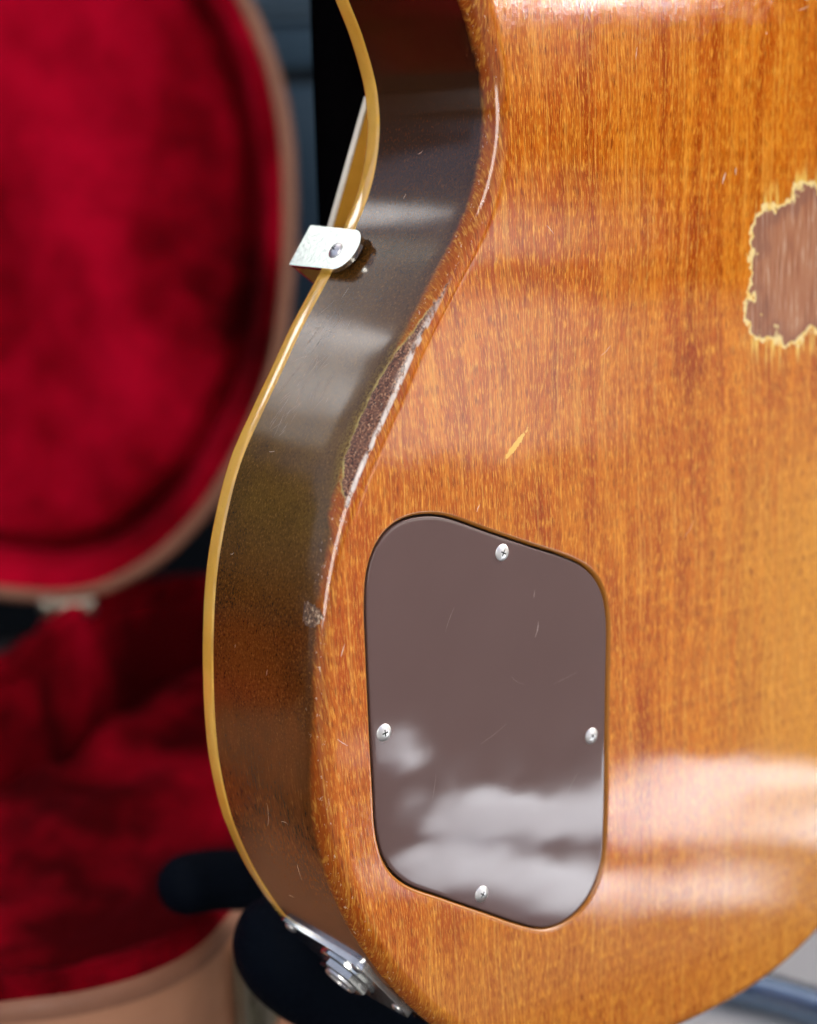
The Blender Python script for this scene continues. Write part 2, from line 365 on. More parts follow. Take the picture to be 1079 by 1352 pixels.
# ------------------------------------------------------------------ guitar
guitar = empty('electric_guitar', (100, 25, -160))
tag(guitar, 'amber mahogany electric guitar standing with its worn back and left side towards the camera', 'guitar')
left = [(13, 130), (17.3, 121), (19.8, 115.5), (23.3, 108), (26.9, 97), (27.7, 91.6), (27.8, 85.5), (26.6, 78), (23.9, 70),
        (19.6, 62.2), (13.4, 53.6), (8.0, 46.2), (2.1, 38), (-3.6, 29), (-9.9, 19.3), (-16.6, 8), (-21.4, -5), (-24.7, -18),
        (-26.5, -32), (-27.3, -46), (-27.3, -58), (-26.6, -67), (-24.4, -79), (-22.4, -85.5), (-18.2, -95.9), (-14.2, -103.5),
        (-9.4, -111.5), (-3.6, -119.6), (4.0, -128.6), (14, -137.8), (28, -147), (48, -154.5), (70, -159), (90, -160.6),
        (112, -160.2), (132, -157.2), (153, -149.5), (178, -137), (203, -116), (220, -90), (228, -58), (226, -22),
        (214, 12), (200, 42), (191, 72), (190, 98), (197, 124), (202, 150), (197, 174), (180, 190), (156, 197), (135, 200),
        (129, 196), (86, 188), (82, 168), (70, 158), (56, 163), (40, 178), (20, 180), (2, 170), (-4, 152), (3, 140)]
outline = ccw(resample(spline([Vector(p) for p in left], 12), 1.3))
NO = normals2(outline)
N = len(outline)
RB = 4.6                                            # roundover radius of the back corner
cover_px = [(5.8, -1.8), (11.3, -3.2), (22.6, -8.1), (36.7, -14.1), (47.8, -18.7), (55.4, -22.9), (60.1, -28.8), (61.9, -35.8),
            (61.7, -53.3), (61.2, -73.4), (60.9, -89.8), (59.7, -102.2), (56.1, -109.5), (49.4, -113.8), (40.7, -114.2),
            (32.6, -110.6), (20.3, -103.3), (6.3, -94.9), (-3.8, -88.6), (-9.1, -82.3), (-11.4, -74.1), (-11.8, -63.0),
            (-12.2, -46.5), (-12.4, -30.3), (-12.3, -18.0), (-11.3, -11.2), (-8.3, -5.6), (-2.9, -2.1)]
cover = resample(spline([Vector(p) for p in cover_px], 10), 1.2)
for _ in range(6): cover = [(cover[i-1]+cover[i]*2+cover[(i+1) % len(cover)])/4 for i in range(len(cover))]
cover = ccw(cover); CN = normals2(cover)

def build_body():
    bm = bmesh.new(); uvl = bm.loops.layers.uv.new('edge')
    # profile rows: (inset from outline, y, v)
    rows = [(RB+.9, 0, -.9)]
    K = 12
    for k in range(K+1):
        a = pi/2*k/K; rows.append((RB*(1-sin(a)), RB*(1-cos(a)), RB*a))
    v0 = RB*pi/2
    for k in range(1, 9): rows.append((0, RB+(44-RB)*k/8, v0+(44-RB)*k/8))
    grid = []; vof = {}
    for ins, y, v in rows:
        r = []
        for i, p in enumerate(outline):
            s = 0
            q = p - NO[i]*ins
            # the rubbed corner has lost a little wood
            w = math.exp(-((q.y-17)/17)**2)*(.9 if p.x < 40 else 0)
            bumpn = noise.noise(Vector((q.x*.35, y*.5, q.y*.35)))*.22 + noise.noise(Vector((q.x*.9, y, q.y*.9)))*.10
            if w > .02 and 0 < v < 14: 
                f = math.exp(-((v-5)/3.2)**2); q = q - NO[i]*w*f*(.8+bumpn*1.6); y2 = y + w*f*(.55+bumpn)*max(0, 1-v/10)
            else: y2 = y
            vert = bm.verts.new((q.x, y2, q.y)); vof[vert] = v; r.append(vert)
        grid.append(r)
    for a, b in zip(grid, grid[1:]):
        for i in range(N):
            j = (i+1) % N; f = bm.faces.new((a[i], a[j], b[j], b[i]))
    # recess for the control cover: rounded lip, wall
    rec = [(2.2, 0), (1.4, 0)] + [(.4+.95*(1-sin(pi/2*k/6)), 1.1*(1-cos(pi/2*k/6))) for k in range(0, 7)] + [(.4, 3.4)]
    rg = []
    for off, y in rec:
        rg.append([bm.verts.new((p.x+CN[i].x*off, y, p.y+CN[i].y*off)) for i, p in enumerate(cover)])
    M = len(cover)
    for a, b in zip(rg, rg[1:]):
        for i in range(M):
            j = (i+1) % M; bm.faces.new((a[i], a[j], b[j], b[i]))
    for k, l in enumerate(rg):
        for v in l: vof[v] = -.9 if k < 3 else -2
    bm.edges.ensure_lookup_table()
    e1 = [bm.edges.get((grid[0][i], grid[0][(i+1) % N])) for i in range(N)]
    e2 = [bm.edges.get((rg[0][i], rg[0][(i+1) % M])) for i in range(M)]
    bmesh.ops.triangle_fill(bm, edges=e1+e2, use_beauty=True)
    bmesh.ops.recalc_face_normals(bm, faces=bm.faces)
    for f in bm.faces:
        for l in f.loops: l[uvl].uv = (0, vof[l.vert])
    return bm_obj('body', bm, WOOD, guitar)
build_body()

# cream binding, standing 0.25 mm proud of the side
def ring(name, rows, mat, parent, pts=outline, nn=NO, closed_loop=False, cap=None):
    V = []; F = []; n = len(pts)
    for ins, y in rows:
        for i, p in enumerate(pts): q = p-nn[i]*ins; V.append((q.x, y, q.y))
    L = len(rows)
    for r in range(L if closed_loop else L-1):
        for i in range(n):
            j = (i+1) % n; a = r*n; b = ((r+1) % L)*n; F.append((a+i, a+j, b+j, b+i))
    if cap is not None: F.append(tuple(range(cap*n, (cap+1)*n)))
    return mesh_pd(name, V, F, mat, parent, sharp=38)
bind_rows = [(1.5, 44.02), (.0, 44.02), (-.22, 44.35), (-.25, 45), (-.25, 48.2)] + \
            [(-.25+1.9*(1-cos(pi/2*k/6)), 48.2+1.9*sin(pi/2*k/6)) for k in range(1, 7)] + [(2.6, 50.1), (2.6, 44.02)]
ring('binding', bind_rows, BINDING, guitar, closed_loop=True)
# arched top
ring('arched_top', [(2.65, 49.8), (6, 50.0), (16, 51.5), (26, 54.5), (36, 57)], MAPLE, guitar, cap=4)
# floor of the control cavity and its cover
def make_cover():
    bm = bmesh.new(); rows = [(0.55, 2.1), (0.0, 2.0), (0.0, .58)] + [(.28*(1-cos(pi/2*k/4)), .58-.28*sin(pi/2*k/4)) for k in range(1, 5)] + [(.9, .3)]
    g = []
    for ins, y in rows: g.append([bm.verts.new((p.x-CN[i].x*(ins+.05), y, p.y-CN[i].y*(ins+.05))) for i, p in enumerate(cover)])
    M = len(cover)
    for a, b in zip(g, g[1:]):
        for i in range(M): bm.faces.new((a[i], a[(i+1) % M], b[(i+1) % M], b[i]))
    bm.faces.new(g[-1]); bm.faces.new(g[0])
    return bm_obj('control_cover', bm, PLASTIC, guitar, sharp=60)
CC = make_cover()
mesh_pd('cavity_floor', [(p.x+CN[i].x*.6, 3.3, p.y+CN[i].y*.6) for i, p in enumerate(cover)], [tuple(range(len(cover)))], DARKHOLE, guitar)

def screw(pos, n, r, parent, mat=STEEL, rot=0.4, dome=.55, name='screw'):
    # domed head with a cross recess, axis n
    n = Vector(n).normalized(); x = n.orthogonal().normalized(); x = (Matrix.Rotation(rot, 3, n) @ x); y = n.cross(x)
    bm = bmesh.new(); seg = 32; rings = []
    prof = [(1.0, -.5), (1.0, .10), (.96, .22), (.85, .40), (.7, .62), (.55, .80), (.40, .92), (.25, .98), (.12, 1.0)]
    for rr, h in prof:
        L = []
        for k in range(seg):
            a = 2*pi*k/seg; dx, dy = rr*r*cos(a), rr*r*sin(a); hh = h*dome*r*.8
            arm = (min(abs(dx), abs(dy)) < .17*r and max(abs(dx), abs(dy)) < .62*r) or rr < .2
            L.append(bm.verts.new(Vector(pos)+x*dx+y*dy+n*hh))
        rings.append(L)
    for a, b in zip(rings, rings[1:]):
        for k in range(seg): bm.faces.new((a[k], a[(k+1) % seg], b[(k+1) % seg], b[k]))
    bm.faces.new(rings[-1])
    o = bm_obj(name, bm, mat, parent, sharp=50)
    if parent.name != 'control_cover' or True:
        bm = bmesh.new(); Mx = Matrix((x, y, n)).transposed(); top = dome*r*.8
        for sx, sy, dz in ((.78, .15, 0), (.15, .78, .004)): box(bm, Vector(pos)+n*(top*.93-.08+dz), (sx*r, sy*r, .30), Mx)
        V2 = bm
        if parent is guitar or parent.name.startswith('control'): bm_obj('cross_recess', bm, SLOT, o, smooth=False)
        else:
            for v in bm.verts: v.co *= MM
            me = o.data; o.data.materials.append(SLOT)
            b2 = bmesh.new(); b2.from_mesh(me); k = len(b2.faces); tmp = bpy.data.meshes.new('t'); bm.to_mesh(tmp); bm.free(); b2.from_mesh(tmp); b2.faces.ensure_lookup_table()
            for f in b2.faces[k:]: f.material_index = 1
            b2.to_mesh(me); b2.free()
    return o
for k, (x, z) in enumerate([(27.8, -14.0), (-8.6, -50.4), (56.6, -66.6), (19.4, -98.5)]):
    screw((x, .3, z), (0, -1, 0), 2.05, CC, rot=[.3, .9, 1.3, .1][k], dome=.34)

# ---- pickguard and its bracket
def prism(name, poly, y0, y1, mat, parent, bev=.3):
    bm = bmesh.new(); a = [bm.verts.new((x, y0, z)) for x, z in poly]; b = [bm.verts.new((x, y1, z)) for x, z in poly]
    n = len(poly); bm.faces.new(a); bm.faces.new(b[::-1])
    for i in range(n): bm.faces.new((a[i], b[i], b[(i+1) % n], a[(i+1) % n]))
    if bev: bmesh.ops.bevel(bm, geom=list(bm.edges), offset=bev, segments=2, profile=.5, affect='EDGES')
    return bm_obj(name, bm, mat, parent, sharp=40)
pgp = [(37.4, 93.5), (24.4, 61.0), (22.6, 55.0), (24, 51.5), (29, 50), (60, 52), (78, 70), (80, 150), (70, 152), (52, 128), (40.5, 101)]
pg = prism('pickguard', pgp, 61.2, 62.6, PGUNDER, guitar, .2)
prism('pickguard_edge', [(37.15, 94.5), (24.1, 61.9), (22.2, 55.2), (22.75, 55.0), (24.65, 61.6), (37.75, 94.1)], 61.0, 62.9, PGEDGE, pg, .12)
P0 = Vector((18.7, 44, 61.5))+Vector((-.845, 0, .535))*1.0; tb = Vector((.607, 0, .795)).normalized(); nb = Vector((-tb.z, 0, tb.x))
def bracket():
    # plate in the tangent plane of the side; local (t, y)
    def L(p): v = Vector(p)-P0; return v.dot(tb), p[1]
    A = (-1.2+1.6, 58.9); B = (-12.0, 60.2)
    pts = [L((16.9, 59.5, 62.5)), L((9.7, 59.1, 53.0)), L((9.2, 40.5, 52.3))]
    # rounded end
    t0 = L((9.3, 38.6, 52.5))[0]; t1 = L((16.3, 40, 61.6))[0]; c = (t0+t1)/2; rr = abs(t1-t0)/2
    arc = [(c-rr*cos(pi*k/16), 39.6-rr*.95*sin(pi*k/16)) for k in range(17)]
    poly = pts[:2]+arc
    bm = bmesh.new(); th = 1.3
    a = [bm.verts.new(P0+tb*t+Vector((0, y-44, 0))+nb*th) for t, y in poly]; b = [bm.verts.new(P0+tb*t+Vector((0, y-44, 0))) for t, y in poly]
    n = len(poly); bm.faces.new(a); bm.faces.new(b[::-1])
    for i in range(n): bm.faces.new((a[i], b[i], b[(i+1) % n], a[(i+1) % n]))
    bmesh.ops.bevel(bm, geom=[e for e in bm.edges if e.calc_face_angle(0) > .6], offset=.22, segments=2, profile=.5, affect='EDGES')
    # folded leg running in over the top under the pickguard
    q0 = P0+tb*pts[0][0]; q1 = P0+tb*pts[1][0]; M3 = Matrix((tb, Vector((0, 1, 0)), nb)).transposed()
    mid = (q0+q1)/2; w = (q0-q1).length
    box(bm, mid+Vector((0, 59.2-44, 0))-nb*6.6, (w-.6, 1.2, 13), M3, .2)
    o = bm_obj('pickguard_bracket', bm, CHROME, guitar, sharp=35)
    screw(P0+tb*((t0+t1)/2-.4)+Vector((0, 42.6-44, 0))+nb*th, nb, 2.2, o, rot=.5, dome=.55)
    return o
bracket()
# ---- output jack plate on the side, low left
def jack():
    a2 = Vector((-10.2, -110.6)); b2 = Vector((5.8, -130.6)); d = (b2-a2); Ls = d.length; d.normalize()
    T = Vector((d.x, 0, d.y)); Nn = Vector((-abs(d.y), 0, -abs(d.x))); Nn.normalize(); Yv = Vector((0, 1, 0))
    O = Vector((a2.x, 0, a2.y)) + Nn*.2
    bm = bmesh.new(); th = 1.1; poly = []
    x0, x1, y0, y1, r = 0, Ls, 10.5, 46.5, 3.5
    for cx, cy, s in ((x1-r, y0+r, -90), (x1-r, y1-r, 0), (x0+r, y1-r, 90), (x0+r, y0+r, 180)):
        for k in range(7): a = R(s+15*k); poly.append((cx+r*cos(a), cy+r*sin(a)))
    poly = [(t+(y-10.5)/36*7*(t/Ls), y) for t, y in poly]
    A = [bm.verts.new(O+T*t+Yv*y+Nn*th) for t, y in poly]; B = [bm.verts.new(O+T*t+Yv*y-Nn*1.5) for t, y in poly]
    bm.faces.new(A); bm.faces.new(B[::-1]); n = len(poly)
    for i in range(n): bm.faces.new((A[i], B[i], B[(i+1) % n], A[(i+1) % n]))
    bmesh.ops.bevel(bm, geom=[e for e in bm.edges if e.calc_face_angle(0) > 1.0], offset=.6, segments=3, profile=.5, affect='EDGES')
    o = bm_obj('jack_plate', bm, CHROME, guitar, sharp=35)
    c = O+T*(Ls*.52)+Yv*27
    def disc(name, r1, h0, h1, seg, mat, hole=0, par=o):
        bm = bmesh.new(); rows = [(r1, h0), (r1, h1-.4), (r1-.4, h1), (hole or .01, h1), (hole or .01, h0)]; g = []
        for rr, h in rows: g.append([bm.verts.new(c+(T*cos(2*pi*k/seg)+Yv*sin(2*pi*k/seg))*rr+Nn*h) for k in range(seg)])
        for a, b in zip(g, g[1:]):
            for k in range(seg): bm.faces.new((a[k], a[(k+1) % seg], b[(k+1) % seg], b[k]))
        return bm_obj(name, bm, mat, par, sharp=30)
    disc('washer', 8.6, th-.1, th+.9, 40, CHROME, 4)
    disc('hex_nut', 7.2, th+.8, th+2.8, 6, CHROME, 4.4)
    disc('socket_sleeve', 4.6, th+.5, th+3.6, 32, STEEL, 3.2)
    for t, y in ((3.4, 13.8), (Ls-3.4, 13.8), (3.4, 43), (Ls+2.6, 43)): screw(O+T*t+Yv*y+Nn*th, Nn, 1.7, o, rot=.7)
jack()
# ---- fine scratches in the lacquer: hair-thin raised slivers lying on the skin
SCR = mat_simple('scratched lacquer', (.62, .50, .38), .45)
def side_point(z, y, lift=.03):
    best = min((i for i in range(N) if outline[i].x < 60), key=lambda i: abs(outline[i].y-z)+(0 if outline[i].x < 40 else 99))
    j = best+1 if (outline[(best+1) % N].y-z)*(outline[best].y-z) < 0 else best-1
    a, b = outline[best], outline[j % N]; f = (z-a.y)/(b.y-a.y) if abs(b.y-a.y) > 1e-6 else 0
    q = a.lerp(b, max(0, min(1, f))); q = q+NO[best]*lift; return Vector((q.x, y, q.y))
def sliver(V, F, pf, a, b, w, bend=.06):
    n = 9; a, b = Vector(a), Vector(b); d = b-a; nr = Vector((-d.y, d.x)).normalized(); off = random.uniform(-bend, bend)*d.length
    k0 = len(V)
    for i in range(n+1):
        f = i/n; c = a.lerp(b, f)+nr*off*sin(pi*f)+nr*random.uniform(-.05, .05); ww = w*(sin(pi*min(max(f, .06), .94))**.6)*random.uniform(.5, 1.1)
        V.append(pf(c+nr*ww/2)); V.append(pf(c-nr*ww/2))
    for i in range(n): k = k0+2*i; F.append((k, k+1, k+3, k+2))
random.seed(11)
V = []; F = []
sp = lambda c: side_point(c.y, c.x); bp = lambda c: Vector((c.x, -.02, c.y))
for _ in range(46):                                  # brushed patch beside the binding under the bracket
    z = random.gauss(31, 8); y = 38-abs(random.gauss(0, 7)); l = random.uniform(1, 7); an = random.gauss(.35, .35)
    sliver(V, F, sp, (y, z), (y+l*sin(an), z-l*cos(an)), random.uniform(.06, .15))
for y, z, l, an in ((26, 80, 2, 1.2), (29, 70, 1.2, .3), (20, -36, 1.6, .3), (34, -33, .9, .2), (16, -73, 3, 1.5), (24, -70, 7, .3), (17, -84, 5, .2), (28, -98, 3, 1.4), (38, -12, 1.5, 1.2), (32, 12, 2.2, 1.4)):
    sliver(V, F, sp, (y, z), (y+l*sin(an), z-l*cos(an)), .15, .14)
for _ in range(34):                                  # upper right of the back
    x = random.gauss(139, 17); z = random.gauss(121, 9) - (x-139)*.25; l = random.uniform(1.5, 9); an = random.choice((random.gauss(.9, .3), random.gauss(-.6, .4)))
    sliver(V, F, bp, (x, z), (x+l*sin(an), z+l*cos(an)), random.uniform(.08, .3), .12)
for x, z, l, an, w in ((88, 122, 1.2, .6, .4), (88, 118, .5, 0, .6), (119, 107, .5, 0, .5), (-20, -30, 3, .4, .2), (-19, -51, 3.5, -.9, .22), (103, 70, 3, .4, .5), (108, 72, 2, 0, .35), (20, -3, 2, .5, .2),
                       (72, 100, 3, .2, .15), (60, 30, 4, 1.0, .12), (90, -20, 5, .7, .12), (45, 60, 3, -.8, .14)):
    sliver(V, F, bp, (x, z), (x+l*sin(an), z+l*cos(an)), w)
V3 = []; F3 = []
cp = lambda c: Vector((c.x, .27, c.y))
for x, z, l, an, w in ((39, -33, 4, 3.4, .35), (38, -25, 2, 3.3, .2), (10, -30, 6, .5, .08), (20, -60, 9, 1.2, .07), (48, -80, 7, .7, .07), (30, -45, 5, 2.2, .06), (5, -70, 6, .2, .07), (44, -50, 8, 1.4, .06)):
    sliver(V3, F3, cp, (x, z), (x+l*sin(an), z+l*cos(an)), w, .1)
tag(mesh_pd('fine_scratches', V3, F3, mat_simple('scuffed plastic', (.22, .17, .155), .4), CC, smooth=False), kind='stuff')
so2 = tag(mesh_pd('scratches', V, F, SCR, guitar, smooth=False), kind='stuff')
# ---- neck and head, above the picture
bm = bmesh.new(); box(bm, (107, 36, 330), (42, 24, 300), None, 7, 4); bm_obj('neck', bm, WOOD, guitar)
bm = bmesh.new(); box(bm, (107, 50.5, 322), (43, 5, 288), None, .8, 2); bm_obj('fingerboard', bm, ROSEWOOD, guitar)
prism('headstock', [(82, 480), (66, 500), (62, 620), (84, 650), (107, 640), (130, 650), (152, 620), (148, 500), (132, 480)], 28, 43, WOOD, guitar, 1.5)

# ------------------------------------------------------------------ stand
stand = empty('guitar_stand', (76, 125, -285))
tag(stand, 'black tubular guitar stand with foam covered cradle holding the guitar up', 'guitar stand')
tube('pole', [(80, 122, -278), (80, 122, 0), (80, 122, 320)], 15, BLACKPOLE, stand, 28)
def capr(r):
    return lambda s, L: r*math.sqrt(max(.02, 1-max(0, 1-s/r)**2))*math.sqrt(max(.02, 1-max(0, 1-(L-s)/r)**2))
def arm(name, path, r): return tube(name, path, r, FOAM, stand, 28, True, 14, capr(r))
arm('foam_arm', [(9.5, 74, -122), (8.7, 74, -129), (11.5, 75, -139), (21, 75, -149.5), (38, 74, -159), (60, 66, -173), (90, 50, -177),
                 (130, 50, -177), (165, 60, -172), (190, 72, -156), (205, 74, -140)], 16)
arm('foam_arm', [(11, 150, -147), (30, 150, -149), (60, 140, -156), (76, 125, -160)], 9.9)
tube('cradle_bar', [(76.5, 122, -182), (95, 90, -184), (110, 62, -182)], 8, BLACKPOLE, stand)
tube('leg', [(76.5, 125, -268), (150, 190, -274), (235, 205, -276.5), (283, 165, -276.5), (303, 110, -276.5), (318, 40, -276.5)], 8.2, SKYTUBE, stand, 24)
tube('leg', [(76.5, 125, -268), (40, 230, -274), (20, 330, -276.5), (10, 420, -276.5)], 8, SKYTUBE, stand, 20)

# ------------------------------------------------------------------ open case behind
hd = Vector((sin(YAW), cos(YAW), 0)); r2 = Vector((cos(YAW), -sin(YAW), 0)); C0 = Vector((CP.x, CP.y, 0))
def W(u, w, z): return C0 + r2*u + hd*w + Vector((0, 0, z))
case = empty('guitar_case', W(-260, 950, -285))
tag(case, 'open tan guitar case lined in crimson plush, lid raised behind the guitar', 'guitar case')
lo = [(-104, 213), (-77, 172), (-62, 133), (-55.5, 95), (-55.5, 50), (-60, 4), (-70, -40), (-89, -81), (-112, -115), (-140, -142),
      (-172, -159), (-200, -164), (-230, -162), (-263, -155), (-320, -135), (-400, -108), (-470, -112), (-530, -130),
      (-590, -120), (-640, -80), (-800, 10), (-1000, 20), (-1000, 120), (-800, 130), (-640, 220), (-560, 262), (-470, 255), (-400, 250),
      (-320, 275), (-260, 300), (-200, 306), (-150, 290), (-135, 252)]
lid2 = ccw(resample(spline([Vector(p) for p in lo], 8), 6)); LN = normals2(lid2)
def shell(prefix, pts, nn, f3, floor_y, outer_y, rim_w, parent, plush_n, seed=0, lip=2.0, bulge=10, crease=1.0, z0=0):
    """f3(u, v, depth): depth 0 at the rim plane, growing into the shell."""
    n = len(pts)
    def rows_obj(name, rows, mat, cap=None, closed=False, jitter=0):
        V = []; F = []
        for ins, dep in rows:
            for i, p in enumerate(pts):
                q = p-nn[i]*ins
                j = jitter*noise.noise(Vector((q.x*.02+seed, q.y*.02, dep*.03))) if ins > rim_w else 0
                V.append(f3(q.x, q.y, dep+j))
        L = len(rows)
        for r in range(L if closed else L-1):
            for i in range(n):
                j = (i+1) % n; a = r*n; b = ((r+1) % L)*n; F.append((a+i, a+j, b+j, b+i))
        if cap is not None: F.append(tuple(range(cap*n, (cap+1)*n)))
        return mesh_pd(name, V, F, mat, parent, sharp=60)
    # outer wall
    rows_obj(prefix+'_shell', [(0.4, 3), (0, 5), (0, outer_y*.5), (1, outer_y-14), (6, outer_y-4), (16, outer_y)], TAN if z0 else CASEDGE, cap=5)
    # covered rim edge
    rows_obj(prefix+'_rim', [(-.5, 6), (-.8, 2.5), (0, .3), (2, -.8), (rim_w*.5, -1.2), (rim_w-1.2, -.6), (rim_w, 1.5), (rim_w, 6)], TANR)
    # plush lining: padded side wall then crease then puffed floor
    wall = []
    for k in range(13):
        a = k/12; wall.append((rim_w+.2+bulge*sin(pi*a)*.5+(a**.5)*bulge*1.2, -lip*sin(pi*min(1, a*3))+a*floor_y))
    o = rows_obj('plush_wall', wall, PLUSH, jitter=5)
    if z0:
        V = []; F = []; rr = [(1.6, 0), (1.8, -3.5), (4, -7), (8, -7.5), (11.5, -4), (12, 3)]
        for ins, dep in rr:
            for i, p in enumerate(pts):
                q = p-nn[i]*ins; V.append(f3(q.x, q.y, dep+2.2*noise.noise(Vector((q.x*.12, q.y*.12, ins*.2)))+1.2*noise.noise(Vector((q.x*.35, q.y*.35, ins)))))
        for r in range(len(rr)-1):
            for i in range(n): j = (i+1) % n; F.append((r*n+i, r*n+j, (r+1)*n+j, (r+1)*n+i))
        mesh_pd('plush_roll', V, F, PLUSH, parent)
    # floor as a puffed grid inside the loop
    ins = wall[-1][0]-3; poly = [p-nn[i]*ins for i, p in enumerate(pts)]
    rows_obj('plush_crease', [(ins-.5, floor_y), (ins+1, floor_y+4), (ins+9, floor_y+5)], PLUSH)
    PA = np.array([(p.x, p.y) for p in poly]); st = 5.0
    gx = np.arange(PA[:, 0].min()+1, PA[:, 0].max(), st); gy = np.arange(PA[:, 1].min()+1, PA[:, 1].max(), st)
    GX, GY = np.meshgrid(gx, gy, indexing='ij'); ins_m = np.zeros(GX.shape, bool); dm = np.full(GX.shape, 1e9)
    for (ax, ay), (bx, by) in zip(PA, np.roll(PA, 1, 0)):
        if abs(by-ay) > 1e-9:
            ins_m ^= ((ay > GY) != (by > GY)) & (GX < (bx-ax)*(GY-ay)/(by-ay)+ax)
        dm = np.minimum(dm, (GX-ax)**2+(GY-ay)**2)
    dm = np.sqrt(dm); idx = {}; V = []; F = []
    for a in range(len(gx)):
        for b in range(len(gy)):
            if ins_m[a, b]:
                x, y = gx[a], gy[b]; e = min(1, max(0, dm[a, b]-3)/16); e = e*e*(3-2*e)
                nz = noise.noise(Vector((x*.011+seed, y*.011, 1)))*16 + noise.noise(Vector((x*.028+seed, y*.02, 5)))*8 + noise.noise(Vector((x*.07+seed, y*.05, 9)))*2.5
                # soft vertical tucks pulled into the padding
                pass
                idx[a, b] = len(V); V.append(f3(x, y, floor_y+4-26*e+nz*e))
    for (a, b), k in idx.items():
        q = (k, idx.get((a+1, b)), idx.get((a+1, b+1)), idx.get((a, b+1)))
        if None not in q: F.append(q)
    mesh_pd('plush_floor', V, F, PLUSH, parent)
def f_lid(u, v, d): return W(u-3, 930+d, v)
shell('lid', lid2, LN, f_lid, 50, 62, 7, case, PLUSH, 1, bulge=11)
so_ = [(-200, 463), (-165, 460), (-129, 464), (-98, 472), (-75, 491), (-60, 533), (-47, 600), (-40, 690), (-44, 780), (-62, 870), (-92, 950),
       (-122, 985), (-155, 985), (-187, 955), (-205, 894), (-216, 826), (-250, 780), (-330, 750), (-420, 760), (-480, 800), (-560, 830),
       (-640, 800), (-700, 740), (-1000, 690), (-1000, 590), (-700, 560), (-640, 500), (-560, 470), (-480, 490), (-400, 520), (-330, 520), (-260, 490)]
sh2 = ccw(resample(spline([Vector(p) for p in so_], 8), 6)); SN = normals2(sh2)
def f_shell(u, v, d): return W(u, v, -170-d)
shell('base', sh2, SN, f_shell, 78, 112, 3.4, case, PLUSH, 5, lip=6, bulge=10, z0=1)
# hinge at the back, latch at the near end
bm = bmesh.new()
hc = W(-197, 925, -166)
M3 = Matrix((r2, hd, Vector((0, 0, 1)))).transposed()
box(bm, hc, (30, 5, 9), M3, 1.5, 2)
for k in (-12, 12): 
    box(bm, hc+r2*k+hd*-3+Vector((0, 0, 1)), (8, 7, 11), M3, 3, 3)
bm_obj('hinge', bm, BRASS, case)
lt = W(-57.5, 523, -196)
bm = bmesh.new(); nl = (r2*.92-hd*.38).normalized(); tl = nl.cross(Vector((0, 0, 1))); ML = Matrix((tl, nl, Vector((0, 0, 1)))).transposed()
box(bm, lt, (18, 3, 34), ML, 1, 2); box(bm, lt+nl*3+Vector((0, 0, 5)), (12, 4, 16), ML, 1.5, 3)
box(bm, lt+nl*3.5+Vector((0, 0, -9)), (6, 5, 9), ML, 1.5, 3)
latch = bm_obj('latch', bm, BRASS, case, sharp=40)

# ------------------------------------------------------------------ setting
def sheet(name, x0, x1, y0, y1, z, mat):
    o = mesh_pd(name, [(x0, y0, z), (x1, y0, z), (x1, y1, z), (x0, y1, z)], [(0, 1, 2, 3)], mat, None, smooth=False)
    return tag(o, kind='structure')
def make_ground(name, a, b, sc, bs, rough):
    t = NT(name); p = t.mm(); f = t.noise(p, sc, 5, .65); g = t.noise(p, bs, 3, .7)
    c = t.mix(t.math('ADD', t.math('MULTIPLY', f, .6), t.math('MULTIPLY', g, .4)), a, b)
    return t.out(c, rough, 0.0, t.bump(g, .6, .002), Specular__IOR__Level=.12)
ASPH = make_ground('dark asphalt', (.022, .022, .024), (.055, .055, .056), .01, .25, .8)
CONC = make_ground('pale concrete', (.34, .36, .37), (.48, .50, .51), .02, .2, .85)
sheet('ground', -60000, 60000, -60000, 60000, -289, ASPH)
sheet('concrete_slab', 215, 780, 60, 380, -285, CONC)
# panelled blue-grey door behind the case
door = empty('panelled_door', W(100, 1300, -289)); tag(door, 'blue grey panelled metal door behind the raised case lid', 'door')
DOORM = mat_simple('blue grey painted metal', (.030, .062, .092), .6, 0, .004, .12, Specular__IOR__Level=.2)
DOORL = mat_simple('pale blue painted metal', (.065, .11, .15), .55, 0, .004, .1, Specular__IOR__Level=.25)
DOORSHADE = mat_simple('shaded base metal', (.006, .010, .014), .6, 0, .004, .2, Specular__IOR__Level=.2)  # shadow at the foot of the door painted as near black
SEAM = mat_simple('door backing', (.006, .009, .012), .6)
def panel(z0, z1, mat, name='panel', w=1300, dy=0):
    bm = bmesh.new(); box(bm, W(-1350, w+dy, (z0+z1)/2), (4400, 24, z1-z0), M3, 3, 2); return bm_obj(name, bm, mat, door)
z = -285
panel(-285, -60, DOORSHADE); panel(-56, 141, DOORM)
panel(151, 183, DOORM); panel(186, 193, DOORL); panel(196, 262, DOORL)
for z0, z1 in ((266, 416), (420, 570), (574, 724), (728, 848)): panel(z0, z1, DOORM)
bm = bmesh.new(); box(bm, W(-1350, 1318, 277), (4410, 14, 1124), M3); bm_obj('backing', bm, SEAM, door)
# unseen wall added on the right to keep the sun off
WALLM = mat_simple('sun blocker render', (.42, .38, .32), .85, 0, .01, .12, .5, .1)
bm = bmesh.new(); box(bm, (1100, 1850, 1000), (160, 3900, 2590), None, 4); wo = bm_obj('sun_blocker', bm, WALLM)
tag(wo, 'added unseen wall shading the guitar from the right', 'wall')
